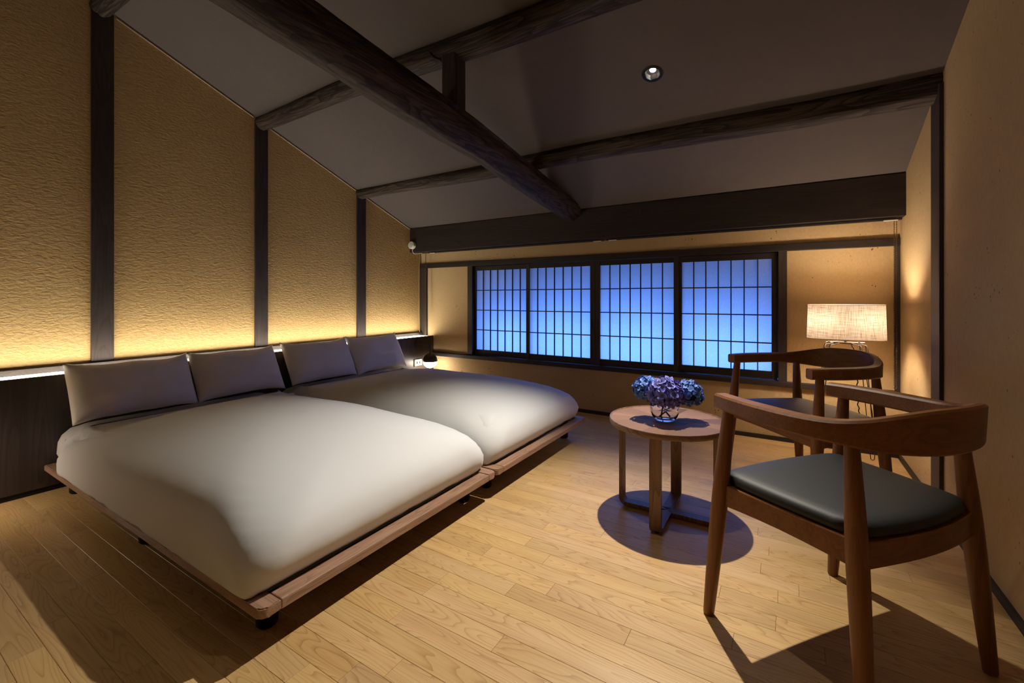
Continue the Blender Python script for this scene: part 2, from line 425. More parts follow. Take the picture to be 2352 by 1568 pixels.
while y < YB + 0.02:
    x = XW + 0.05 - rnd.uniform(0, 0.5)
    while x < XR:
        L = rnd.choice(LENS)
        xe = x + L
        xa = max(x, XW - 0.03); xb = min(xe, XR + 0.03)
        if XR + 0.03 - xb < 0.15: xb = XR + 0.03; xe = xb + 0.01
        if xb - xa > 0.05:
            o = D.objects.new('floor_board', board(xb - xa)); C.objects.link(o); o.parent = fl
            o.location = ((xa + xb) / 2, y + BW / 2, rnd.uniform(-0.0002, 0.0)); nb += 1
        x = xe
    y += BW
y = Y00 - BW
while y > YN:
    x = XW
    while x < XR:
        L = rnd.choice(LENS); xb = min(x + L, XR)
        box(rest, x + 0.0004, xb - 0.0004, y + 0.0004, y + BW - 0.0004, -0.013, 0.0)
        x += L
    y -= BW
o = obj('board_rows_behind', rest, M_FLOOR, fl); o['kind'] = 'stuff'
print('floor boards', nb)

# baseboards
struct('baseboard_back', B(XH, XR, YB - 0.012, YB, 0, 0.030), M_DARK)
struct('baseboard_right', B(XR - 0.012, XR, YN, YB - 0.012, 0, 0.030), M_DARK)

# ------------------------------------------------------------------ posts, beam, logs
def post(y0, y1, label):
    zt = ceil_z((y0 + y1) / 2) - 0.03
    o = obj('wall_post', B(XW - 0.01, XW + 0.014, y0, y1, 0.62, zt, bev=0.002), M_DARKZ)
    tag(o, label, 'post', 'dark posts on the left wall')
post(0.920, 1.026, 'widest dark timber post on the left plaster wall, nearest the viewer')
post(1.879, 1.980, 'middle dark timber post on the plaster wall behind the gap between the beds')
post(2.847, 2.952, 'narrow dark timber post on the plaster wall above the far bed pillows')
o = obj('wall_post', B(XR - 0.016, XR + 0.01, 2.812, 2.953, 0, ceil_z(2.88) - 0.03, bev=0.002), M_DARKZ)
tag(o, 'dark timber post on the right wall beside the floor lamp', 'post')
# bottom rail of the plaster wall
o = struct('trim_1', B(XW, XW + 0.04, YN, YB, 0.615, 0.648, bev=0.002), M_DARK)
# pale bead where the left wall meets the ceiling
def bead(y0, y1):
    bm = bmesh.new()
    for dz, w_ in ((-0.012, 0.008),):
        lo = [(XW, y0, ceil_z(y0) + dz - 0.004), (XW + w_, y0, ceil_z(y0) + dz - 0.004), (XW + w_, y1, ceil_z(y1) + dz - 0.004), (XW, y1, ceil_z(y1) + dz - 0.004)]
        hexa(bm, lo, [(x, y, z + 0.005) for x, y, z in lo])
    return bm
for i, (a, b_) in enumerate(((-0.3, 0.91), (1.04, 1.87), (1.99, 2.84), (2.96, 3.56))):
    struct('trim_%d' % (i + 2), bead(a, b_), M_BRASSTRIM)

# big planed beam over the window
o = obj('eaves_beam', B(XW, XR, 3.563, YB, 1.538, 1.800, bev=0.003), M_DARK)
tag(o, 'broad dark planed beam running above the whole window wall', 'beam')

def rough_log(name, p0, p1, r0, r1, mat, label, cat, seed, seg=28, n=70, hew=0.10, crack=None, group=None, flat=None):
    p0, p1 = Vector(p0), Vector(p1); ax = (p1 - p0).normalized()
    a = ax.cross(Vector((0, 0, 1))).normalized(); b = a.cross(ax).normalized()
    bm = bmesh.new(); rings = []
    for i in range(n + 1):
        t = i / n; c = p0.lerp(p1, t); r = r0 + (r1 - r0) * t
        L = (p1 - p0).length * t
        c = c + a * 0.010 * sin(L * 2.1 + seed) + b * 0.006 * sin(L * 3.3 + seed * 2)
        rg = []
        for k in range(seg):
            th = 2 * pi * k / seg
            q = Vector((cos(th) * 1.3 + seed * 7, sin(th) * 1.3, L * 1.4))
            rr = r * (1 + hew * 1.1 * noise.noise(q) + 0.05 * noise.noise(q * 3.1) + 0.015 * noise.noise(q * 9))
            # hewn facets
            fct = cos(((th * 7 / (2 * pi)) % 1 - 0.5) * 2 * pi / 7)
            rr *= (cos(pi / 7) / max(fct, 0.1)) * 0.55 + 0.45
            if crack is not None:
                dth = abs((th - crack - 0.25 * sin(L * 1.2) + pi) % (2 * pi) - pi)
                if dth < 0.13: rr *= 0.88
            rg.append(bm.verts.new(c + (a * cos(th) + b * sin(th)) * rr))
        rings.append(rg)
    for i in range(n):
        for k in range(seg):
            bm.faces.new((rings[i][k], rings[i][(k + 1) % seg], rings[i + 1][(k + 1) % seg], rings[i + 1][k]))
    bm.faces.new(rings[0][::-1]); bm.faces.new(rings[-1])
    o = obj(name, bm, mat, smooth=True, angle=50)
    return tag(o, label, cat, group)

def logz(y): return 1.806 + 0.1667 * (3.56 - y)
rough_log('log_beam', (-1.585, 3.60, logz(3.60)), (-1.575, -2.55, logz(-0.6)), 0.100, 0.118, M_LOGY,
          'thick old hewn log crossing under the ceiling from the window beam towards the viewer', 'log', 1.7, seg=56, n=110, crack=-0.55 + pi)
def purlin(y, x0, x1, r0, r1, seed, label, cr=None):
    return rough_log('roof_purlin', (x0, y, ceil_z(y) - 0.012), (x1, y, ceil_z(y) - 0.012), r0, r1, M_LOGX, label, 'log', seed, seg=40, n=90, crack=cr, group='rough purlins under the sloping ceiling')
purlin(2.893, XW + 0.002, XR - 0.002, 0.056, 0.084, 3.1, 'lowest rough ceiling purlin, nearest the window beam', -pi / 2 - 0.5)
purlin(1.932, XW + 0.002, XR - 0.002, 0.060, 0.090, 5.3, 'middle rough ceiling purlin with the short strut under it', -pi / 2 - 0.3)
purlin(0.972, XW + 0.002, XR - 0.002, 0.055, 0.078, 8.9, 'highest rough ceiling purlin, cut off by the top left corner of the picture', -pi / 2 + 0.4)
bm = B(-0.050, 0.050, -0.050, 0.050, -0.18, 0.19, bev=0.012)
o = obj('short_strut', bm, M_DARKZ, loc=(-1.572, 1.925, 2.235), rot=(0, 0, radians(4)))
tag(o, 'short black upright strut between the big log and the middle purlin', 'post')
bm = bmesh.new()
tube(bm, [(-1.70, 1.872, 2.455), (-1.695, 1.862, 2.415), (-1.668, 1.868, 2.375), (-1.628, 1.885, 2.352)], 0.0055, 6)
o = obj('iron_staple', bm, M_BLACK, smooth=True)
tag(o, 'bent black iron staple joining the strut to the middle purlin', 'staple')

# ------------------------------------------------------------------ window and shoji screens
win = struct('window_1', B(XW, XR, YB - 0.020, YB + 0.075, 1.370, 1.420, bev=0.002), M_DARK)
def wpart(name, bm, mat=M_DARK): return obj(name, bm, mat, win)
wpart('sill', B(XW + 0.15, XR, YB - 0.030, YB + 0.078, 0.395, 0.432, bev=0.002))
wpart('jamb', B(-2.862, -2.800, YB - 0.008, YB + 0.075, 0.432, 1.370, bev=0.001), M_DARKZ)
wpart('jamb', B(-0.040, 0.013, YB - 0.008, YB + 0.075, 0.432, 1.370, bev=0.001), M_DARKZ)
wpart('jamb', B(0.606, XR, YB - 0.014, YB + 0.060, 0.432, 1.370, bev=0.001), M_DARKZ)
wpart('jamb', B(XW, -3.440, YB - 0.012, YB + 0.060, 0.432, 1.370, bev=0.001), M_DARKZ)
bm = bmesh.new(); box(bm, -2.80, -0.04, YB + 0.062, YB + 0.074, 1.340, 1.370); wpart('track', bm)

PW, PHH = 0.0896, 0.2075
def screen(x_pane0, yc, label, slot_side, meet=0):
    t = thing('shoji_screen', label, 'screen', (x_pane0 + PW * 3.5, yc, 0.434), 0, 'sliding paper screens in the window')
    hw = PW * 3.5; z0 = 0.492 - 0.434; z1 = z0 + 4 * PHH; H_ = 1.366 - 0.434; th = 0.0125; sw = 0.036
    for s in (-1, 1):
        e = sw + (0.0088 if meet == s else 0.0)
        bm = B(min(s * hw, s * (hw + e)), max(s * hw, s * (hw + e)), -th, th, 0, H_, bev=0.0012)
        st = obj('stile', bm, M_DARKZ, t)
        if s == slot_side:
            obj('finger_pull', B(s * (hw + sw / 2) - 0.0035, s * (hw + sw / 2) + 0.0035, -th - 0.0012, -th + 0.001, 0.325, 0.405), M_GAP, st)
    obj('rail', B(-hw, hw, -th + 0.002, th - 0.002, 0, z0, bev=0.001), M_DARK, t)
    obj('rail', B(-hw, hw, -th + 0.002, th - 0.002, z1, H_, bev=0.001), M_DARK, t)
    me = None
    for i in range(1, 7):
        if me is None:
            o = obj('upright_bar', B(-0.0036, 0.0036, -0.0120, 0.0025, z0, z1), M_DARKZ, t, loc=(-hw + i * PW, 0, 0)); me = o.data
        else:
            o = D.objects.new('upright_bar', me); C.objects.link(o); o.parent = t; o.location = (-hw + i * PW, 0, 0)
    me = None
    for j in range(1, 4):
        if me is None:
            o = obj('level_bar', B(-hw, hw, -0.0100, 0.0025, -0.0042, 0.0042), M_DARK, t, loc=(0, 0, z0 + j * PHH)); me = o.data
        else:
            o = D.objects.new('level_bar', me); C.objects.link(o); o.parent = t; o.location = (0, 0, z0 + j * PHH)
    global PANE_ME
    for i in range(7):
        for j in range(4):
            if PANE_ME is None:
                bm = bmesh.new()
                v = [bm.verts.new(p) for p in ((-PW / 2, 0.0028, -PHH / 2), (PW / 2, 0.0028, -PHH / 2), (PW / 2, 0.0028, PHH / 2), (-PW / 2, 0.0028, PHH / 2))]
                bm.faces.new(v)
                o = obj('paper_pane', bm, M_PAPER, t); PANE_ME = o.data
            else:
                o = D.objects.new('paper_pane', PANE_ME); C.objects.link(o); o.parent = t
            o.location = (-hw + (i + 0.5) * PW, 0, z0 + (j + 0.5) * PHH)
    return t
PANE_ME = None
YF, YK = 3.752, 3.779
screen(-2.775, YK, 'leftmost glowing blue paper screen in the window, nearest the beds', -1)
screen(-2.115, YF, 'second glowing blue paper screen from the left in the window', 1, 1)
screen(-1.396, YF, 'third paper screen from the left, right above the blue flowers', -1, -1)
screen(-0.711, YK, 'rightmost glowing blue paper screen, next to the floor lamp panel', 1)
# unseen outer frame, added to shade the paper softly beside the stiles
w2 = struct('window_shading_frame', B(-2.86, 0.0, 3.90, 3.94, 1.345, 1.42), M_DARK)
obj('sill', B(-2.86, 0.0, 3.87, 3.96, 0.33, 0.40), M_DARK, w2)
for xx in (-2.84, -2.11, -1.43, -0.73, -0.03):
    obj('shading_mullion', B(xx - 0.03, xx + 0.03, 3.885, 3.935, 0.43, 1.345), M_DARKZ, w2)
bm = bmesh.new(); box(bm, XW, -2.86, 3.82, 4.0, 0.0, 1.9); box(bm, 0.0, XR, 3.82, 4.0, 0, 1.9); box(bm, -2.86, 0.0, 3.82, 4.0, 0, 0.33); box(bm, -2.86, 0, 3.82, 4.0, 1.42, 1.9)
struct('wall_outer', bm, M_PLR)

# roller blind bars and bead chains under the beam
def blind(x0, x1, label):
    t = thing('roller_blind', label, 'blind', ((x0 + x1) / 2, 3.615, 1.520), 0, 'roller blinds rolled up behind the beam')
    h = (x1 - x0) / 2
    obj('bottom_bar', B(-h, h, -0.010, 0.010, 0.0, 0.014, bev=0.002), M_DARK, t)
    obj('cloth_roll', B(-h + 0.02, h - 0.02, 0.0, 0.05, 0.014, 0.07, bev=0.015), M_DARK, t)
    for s in (-1, 1):
        a, b_ = sorted((s * (h - 0.02), s * (h - 0.09)))
        obj('end_clip', B(a, b_, -0.013, 0.0, -0.004, 0.003, bev=0.001), M_WHITE, t)
blind(-3.30, -1.315, 'rolled-up blind under the left half of the window beam')
blind(-1.290, 0.620, 'rolled-up blind under the right half of the window beam')
def chain(xa, xb, y, zt, zb, label):
    bm = bmesh.new(); pts = []
    z = zt
    while z > zb: pts.append((xa, y, z)); z -= 0.0105
    k = 6; r = (xb - xa) / 2
    for i in range(1, k): pts.append(((xa + xb) / 2 - r * cos(pi * i / k), y, zb - r * 2.2 * sin(pi * i / k)))
    z = zb
    while z < zt: pts.append((xb, y, z)); z += 0.0105
    for p in pts:
        bmesh.ops.create_icosphere(bm, subdivisions=1, radius=0.0037, matrix=Matrix.Translation(p))
    tube(bm, pts[::3] + [pts[-1]], 0.0007, 4)
    o = obj('bead_chain', bm, M_BEAD, smooth=True)
    tag(o, label, 'chain', 'pull chains of the blinds')
    return o
chain(0.590, 0.602, 3.66, 1.53, 0.47, 'brown beaded pull chain hanging beside the right wall near the lamp')
chain(-3.392, -3.384, 3.66, 1.53, 0.64, 'brown beaded pull chain hanging in the far left corner by the headboard')

# white round sensor on the beam with its lead
t = thing('round_sensor', 'small white round sensor on the left end of the window beam', 'sensor', (-3.478, 3.563, 1.612))
bm = bmesh.new(); lathe(bm, [(0.030, 0), (0.040, 0.006), (0.042, 0.03), (0.040, 0.040), (0.036, 0.043)], 32)
obj('housing', bm, M_WHITE, t, smooth=True, rot=(radians(90), 0, 0))
bm = bmesh.new(); lathe(bm, [(0.030, 0.0), (0.030, 0.003), (0.024, 0.0045), (0.0, 0.0045)], 32)
obj('face_plate', bm, M_SWITCH, t, smooth=True, loc=(0, -0.042, 0), rot=(radians(90), 0, 0))
bm = bmesh.new(); tube(bm, [(0.012, -0.02, -0.036), (0.0, -0.018, -0.060), (0.008, -0.012, -0.085), (0.03, -0.005, -0.095), (0.05, 0.02, -0.088), (0.075, 0.06, -0.085)], 0.0032, 8)
obj('lead', bm, M_WHITE, t, smooth=True)
bm = bmesh.new(); tube(bm, [(-3.528, 3.715, 1.53), (-3.526, 3.70, 1.3), (-3.528, 3.702, 1.0), (-3.527, 3.70, 0.75), (-3.522, 3.695, 0.68), (-3.505, 3.69, 0.655)], 0.0035, 8)
o = obj('wall_cable', bm, plain('cable_beige', (0.42, 0.30, 0.17), 0.5), smooth=True)
tag(o, 'thin beige cable running down the far left corner to the headboard', 'cable')

# ------------------------------------------------------------------ headboard with light trough
hb = thing('headboard', 'long dark wooden headboard wall with a glowing light trough along its top', 'headboard', (XH, 1.8, 0))
y0, y1 = -1.9 - 1.8, YB - 0.002 - 1.8
obj('front_panel', B(-0.020, 0, y0, y1, 0.028, 0.617, bev=0.0015), M_HEAD, hb)
obj('plinth', B(-0.05, -0.008, y0, y1, 0.0, 0.028), M_GAP, hb)
obj('trough', B(-0.150, -0.020, y0, y1, 0.54, 0.600), M_WHITE, hb)
obj('light_strip', B(-0.148, -0.024, y0 + 0.02, y1 - 0.06, 0.600, 0.6155), M_LED, hb)
obj('ledge', B(-0.192, -0.150, y0, y1, 0.54, 0.6145), M_HEAD, hb)
# socket plate on the headboard
t = thing('socket_plate', 'pale socket plate on the headboard beside the far bed', 'socket', (XH, 3.490, 0.345))
obj('frame', B(0.0, 0.006, -0.062, 0.062, -0.040, 0.040, bev=0.002), M_BLACK, t)
pl = obj('plate', B(0.005, 0.009, -0.054, 0.054, -0.034, 0.034, bev=0.002), M_SWITCH, t)
for yy in (-0.020, 0.020):
    obj('socket_slots', B(0.0085, 0.0095, yy - 0.010, yy + 0.010, -0.012, 0.012), M_GAP, pl)

def globe_lamp(y, label):
    t = thing('globe_lamp', label, 'lamp', (XH, y, 0.366), 0, 'half-dark globe lamps beside the beds')
    bm = bmesh.new(); lathe(bm, [(0.050, 0), (0.052, 0.004), (0.048, 0.016), (0.0, 0.018)], 28)
    obj('wall_disc', bm, M_CAP, t, smooth=True, loc=(0, -0.052, 0.180), rot=(0, radians(90), 0))
    bm = bmesh.new(); tube(bm, [(0.014, -0.052, 0.182), (0.06, -0.03, 0.180), (0.123, 0.0, 0.178)], 0.004, 8)
    obj('arm', bm, M_CAP, t, smooth=True)
    bm = bmesh.new(); tube(bm, [(0.123, 0, 0.178), (0.123, 0, 0.076)], 0.003, 8)
    obj('cord', bm, M_BLACK, t, smooth=True)
    R_ = 0.078
    bm = bmesh.new(); lathe(bm, [(R_ * cos(a), R_ * sin(a)) for a in [radians(v) for v in (-6, 5, 15, 25, 35, 45, 55, 65, 75, 83)]] + [(0.006, R_ + 0.004), (0.006, R_ + 0.014), (0, R_ + 0.014)], 36, (0.123, 0, 0), caps=(False, False))
    obj('cap', bm, M_CAP, t, smooth=True)
    bm = bmesh.new(); lathe(bm, [(R_ * 0.985 * cos(a), R_ * 0.985 * sin(a)) for a in [radians(v) for v in (-5, -15, -25, -35, -45, -55, -65, -75)]] + [(0, -R_ * 0.985)], 36, (0.123, 0, 0), caps=(False, False))
    obj('glowing_bowl', bm, M_OPAL, t, smooth=True)
    return t
globe_lamp(3.547, 'round lamp with dark top and glowing lower half at the far corner of the headboard')
globe_lamp(0.215, 'matching globe lamp by the near bed, just past the left edge of the picture')

# ------------------------------------------------------------------ beds
def bed(y0, y1, which):
    yc = (y0 + y1) / 2; h = (y1 - y0) / 2
    t = thing('bed_frame', 'low walnut platform bed frame under the %s bed' % which, 'bed', (-2.30, yc, 0), 0, 'two low walnut bed frames')
    xa, xb = XH + 0.004 + 2.30, -1.258 + 2.30
    zt, zb = 0.147, 0.116
    for s in (-1, 1):
        bm = bmesh.new(); n = 8; r = 0.022
        a, b_ = (-h, -h + 0.060) if s < 0 else (h - 0.060, h)
        out = []
        if s < 0:
            out = [(xa, b_), (xa, a)] + [(xb - r + r * sin(k * pi / 2 / n), a + r - r * cos(k * pi / 2 / n)) for k in range(n + 1)] + [(xb, b_)]
        else:
            out = [(xa, b_), (xa, a), (xb, a)] + [(xb - r + r * cos(k * pi / 2 / n), b_ - r + r * sin(k * pi / 2 / n)) for k in range(n + 1)]
        lo = [bm.verts.new((x, y, zb)) for x, y in out]; hi = [bm.verts.new((x, y, zt)) for x, y in out]
        f1 = bm.faces.new(lo); f2 = bm.faces.new(hi)
        for k in range(len(out)): bm.faces.new((lo[k], lo[(k + 1) % len(out)], hi[(k + 1) % len(out)], hi[k]))
        bmesh.ops.bevel(bm, geom=[e for e in f1.edges] + [e for e in f2.edges], offset=0.0035, segments=2, affect='EDGES')
        obj('side_rail', bm, M_BEDX, t)
    obj('foot_rail', B(xb - 0.060, xb, -h + 0.0612, h - 0.0612, zb, zt, bev=0.0035), M_BED, t)
    obj('head_rail', B(xa, xa + 0.06, -h + 0.0612, h - 0.0612, zb, zt, bev=0.0035), M_BED, t)
    obj('platform', B(xa + 0.0605, xb - 0.105, -h + 0.0605, h - 0.0605, 0.120, 0.1465), M_GAP, t)
    for lx in (-1.395 + 2.30, -2.30 + 2.30, -3.2 + 2.30):
        for s in (-1, 1):
            bm = bmesh.new(); lathe(bm, [(0.026, 0), (0.032, 0.008), (0.034, 0.114)], 20, (lx, s * (h - 0.095), 0))
            obj('leg', bm, M_BLACK, t, smooth=True)
    return t
bed(0.686, 1.880, 'near')
bed(1.891, 3.080, 'far')

def sel(c, n): return math.copysign(abs(c) ** (2.0 / n), c)
def smooth01(t): t = max(0.0, min(1.0, t)); return t * t * (3 - 2 * t)
MPROF = [(0.0, 0.1485), (0.0, 0.200), (0.004, 0.262), (0.016, 0.300), (0.042, 0.333), (0.085, 0.352), (0.14, 0.3585), (0.30, 0.360), (0.50, 0.360)]
def mk(x): return max(0.0, min(1.0, (x + 3.035) / 0.2))          # where the duvet weighs the mattress down
def mtop(d):
    if d <= 0: return 0.0
    for (a, za), (b_, zb) in zip(MPROF[1:], MPROF[2:]):
        if d <= b_: return za + (zb - za) * (d - a) / (b_ - a)
    return 0.360
def mattress_surface(x, y, my0, my1):
    """height of the mattress at x, y (0 outside it), with a small margin"""
    k = mk(x); e = 0.050 * k
    d = min(y - (my0 + e), (my1 - e) - y, (-1.345 - e) - x) + 0.016
    z = mtop(d)
    return 0.0 if z == 0 else 0.1485 + (z - 0.1485) * (1 - 0.34 * k)
def mattress(y0, y1, which):
    bm = bmesh.new(); x0, x1 = -3.335, -1.345; xc = (x0 + x1) / 2; yc = (y0 + y1) / 2; a = (x1 - x0) / 2; b_ = (y1 - y0) / 2
    rings = []
    for j, (ins, z) in enumerate([(0.02, 0.1485)] + MPROF[1:]):
        rg = []
        for px, py in rrect(a - ins, b_ - ins, 0.035, 260):
            x = xc + px; y = yc + py; k = mk(x)
            y -= math.copysign(0.050 * k, py) * min(1, abs(py) / (b_ - ins)) ; x -= 0.050 * k * max(0, px / a)
            zz = 0.1485 + (z - 0.1485) * (1 - 0.34 * k)
            if 1 < j < 7: zz -= 0.002 * abs(noise.noise(Vector((x * 12, y * 12, z * 10))))
            rg.append(bm.verts.new((x, y, zz)))
        rings.append(rg)
    for r0, r1 in zip(rings, rings[1:]):
        for k in range(260): bm.faces.new((r0[k], r0[(k + 1) % 260], r1[(k + 1) % 260], r1[k]))
    bm.faces.new(rings[0][::-1]); bm.faces.new(rings[-1])
    o = obj('mattress', bm, M_SHEET, smooth=True, angle=60)
    tag(o, 'white sheeted mattress showing at the head corner of the %s bed' % which, 'mattress', 'two white mattresses')

def rrect(a, b_, r, n=240):
    """n evenly spaced points round a rounded rectangle centred on 0"""
    seg = [('l', 2 * (b_ - r)), ('c', pi * r / 2), ('l', 2 * (a - r)), ('c', pi * r / 2)] * 2
    tot = sum(x[1] for x in seg); out = []
    for k in range(n):
        d = tot * k / n; q = 0
        while d > seg[q][1]: d -= seg[q][1]; q += 1
        if q == 0: p = (a, -(b_ - r) + d)
        elif q == 1: an = d / r; p = (a - r + r * cos(an), b_ - r + r * sin(an))
        elif q == 2: p = (a - r - d, b_)
        elif q == 3: an = pi / 2 + d / r; p = (-a + r + r * cos(an), b_ - r + r * sin(an))
        elif q == 4: p = (-a, b_ - r - d)
        elif q == 5: an = pi + d / r; p = (-a + r + r * cos(an), -b_ + r + r * sin(an))
        elif q == 6: p = (-a + r + d, -b_)
        else: an = 1.5 * pi + d / r; p = (a - r + r * cos(an), -b_ + r + r * sin(an))
        out.append(p)
    return out
def duvet(y0, y1, my0, my1, which, seed, label):
    bm = bmesh.new(); x0, x1 = -3.035, -1.290
    xc = (x0 + x1) / 2; yc = (y0 + y1) / 2; a = (x1 - x0) / 2; b_ = (y1 - y0) / 2
    # (inset, z, corner radius); the first rings are the underside that wraps the mattress
    prof = [(0.50, 0.372, .06), (0.35, 0.372, .06), (0.20, 0.372, .06), (0.13, 0.368, .06), (0.08, 0.335, .05), (0.050, 0.30, .040), (0.032, 0.25, .035), (0.0185, 0.160, .035), (0.012, 0.1505, .040), (0.003, 0.1515, .06),
            (-0.001, 0.170, .07), (-0.005, 0.200, .085), (-0.005, 0.230, .10), (-0.001, 0.260, .12), (0.009, 0.290, .14), (0.026, 0.319, .16),
            (0.050, 0.346, .185), (0.082, 0.370, .21), (0.122, 0.391, .235), (0.170, 0.410, .26), (0.225, 0.427, .27), (0.29, 0.443, .26), (0.36, 0.455, .21), (0.43, 0.463, .15), (0.50, 0.468, .08), (0.555, 0.470, .03)]
    NN = 240; rings = []
    for j, (ins, z, r) in enumerate(prof):
        rg = []
        aa, bb = a - ins * (1.25 if j > 15 else 1.0), b_ - ins
        for (px, py) in rrect(aa, bb, min(r, bb * 0.98, aa * 0.98), NN):
            x, y = xc + px, yc + py; zz = z
            cx, sy = px / aa, py / bb
            if j >= 8:
                p = Vector((x * 1.6 + seed, y * 1.6, z * 2))
                if z > 0.30: zz = 0.30 + (z - 0.30) * (1 + 0.13 * noise.noise(p * 1.1))
                if j > 10:
                    side = 0.006 * noise.noise(p * 2.3) + 0.0015 * noise.noise(p * 9)
                    x -= side * cx; y -= side * sy
                elif j in (8, 9):
                    # slightly rucked hem
                    rk = noise.noise(Vector((x * 11 + seed, y * 11, 0))); zz += 0.008 * max(0, rk); 
                    x -= 0.006 * cx * abs(rk); y -= 0.004 * sy * abs(rk)
                # (foot end tucked back from the rail)
                # the side flap reaches further towards the headboard than the top
                if x < -2.7: x -= 0.13 * min(1, (-2.7 - x) / 0.33) * smooth01((abs(py) - (b_ - 0.10)) / 0.075)
            # everything over the mattress footprint lies above it
            wj = {5: .018, 6: .026, 7: .034, 8: .038, 9: .036, 10: .024, 11: .009}.get(j, 0)
            if wj: x -= wj * smooth01((cx - 0.93) / 0.06) * (1 - 0.5 * smooth01((abs(sy) - 0.93) / 0.06))
            ms = mattress_surface(x, y, my0, my1)
            if ms: zz = max(zz, ms + (0.009 if j < 8 else 0.014))
            if ms and x < -2.80 and min(y - my0, my1 - y) > 0.035: zz = max(zz, 0.368 if j < 8 else 0.376)
            rg.append(bm.verts.new((x, y, zz)))
        rings.append(rg)
    for r0, r1 in zip(rings, rings[1:]):
        for k in range(NN): bm.faces.new((r0[k], r0[(k + 1) % NN], r1[(k + 1) % NN], r1[k]))
    bm.faces.new(rings[0][::-1]); bm.faces.new(rings[-1])
    o = obj('duvet', bm, M_DUVET, smooth=True, angle=0)
    tag(o, label, 'duvet', 'two puffy white duvets')
mattress(0.724, 1.840, 'near'); mattress(1.932, 3.043, 'far')
duvet(0.677, 1.872, 0.724, 1.840, 'near', 2.0, 'large puffy white duvet covering the near bed in the foreground')
duvet(1.902, 3.075, 1.932, 3.043, 'far', 11.0, 'puffy white duvet covering the far bed under the window')

def pillow(yc, wid, label, seed, tilt=0.0, top=(-3.284, 0.668), bot=(-3.125, 0.380)):
    bm = bmesh.new(); n = 26
    Hh = sqrt((top[0] - bot[0]) ** 2 + (top[1] - bot[1]) ** 2) / 2 + 0.004
    up = Vector((top[0] - bot[0], 0, top[1] - bot[1])).normalized(); nr = Vector((up.z, 0, -up.x)); yy = Vector((0, 1, 0))
    c = Vector(((top[0] + bot[0]) / 2, yc, (top[1] + bot[1]) / 2))
    W2 = wid / 2; rows = {}
    for side in (1, -1):
        for i in range(n + 1):
            for j in range(n + 1):
                u = -1 + 2 * i / n; v = -1 + 2 * j / n
                u = math.copysign(abs(u) ** 0.8, u); v = math.copysign(abs(v) ** 0.8, v)
                th = 0.082 * ((1 - abs(u) ** 2.6) * (1 - abs(v) ** 2.4)) ** 0.55
                if i in (0, n) or j in (0, n):
                    if side == -1:
                        rows[(side, i, j)] = rows[(1, i, j)]; continue
                    th = 0.0
                e = 0.012 * (1 - v * v) * (1 if abs(u) > 0 else 0)
                px = u * W2 * (1 - e); pz = v * Hh * (1 - 0.095 * (1 - abs(u) ** 3)) + 0.010 * (abs(u) ** 8) * (1 if v > 0 else -0.3) * abs(v)
                q = Vector((u * 2.2 + seed * 3, v * 2.2, side))
                th *= 1 + 0.18 * noise.noise(q * 1.2)
                # small creases running in from the corners
                cr = (abs(u) ** 3) * (abs(v) ** 3)
                th += 0.006 * cr * sin(9 * (u - v) + seed) * (0 if (i in (0, n) or j in (0, n)) else 1)
                P = c + yy * px + up * (pz + 0.010 * noise.noise(q * 0.8 + Vector((0, 0, 4)))) + nr * (th * side)
                rows[(side, i, j)] = bm.verts.new(P)
    for side in (1, -1):
        for i in range(n):
            for j in range(n):
                f = [rows[(side, i, j)], rows[(side, i + 1, j)], rows[(side, i + 1, j + 1)], rows[(side, i, j + 1)]]
                try: bm.faces.new(f if side == 1 else f[::-1])
                except ValueError: pass
    o = obj('pillow', bm, M_PILLOW, smooth=True, angle=0)
    tag(o, label, 'pillow', 'white pillows leaning on the headboard')
pillow(1.031, 0.576, 'pillow at the left end of the row, on the near bed beside bare headboard', 1)
pillow(1.602, 0.562, 'second pillow from the left, on the near bed next to the dark gap between beds', 4)
pillow(2.2325, 0.590, 'third pillow from the left, first one on the far bed', 7, top=(-3.288, 0.680))
pillow(2.818, 0.578, 'pillow at the far right end of the row, nearest the globe lamp', 9, top=(-3.288, 0.685))

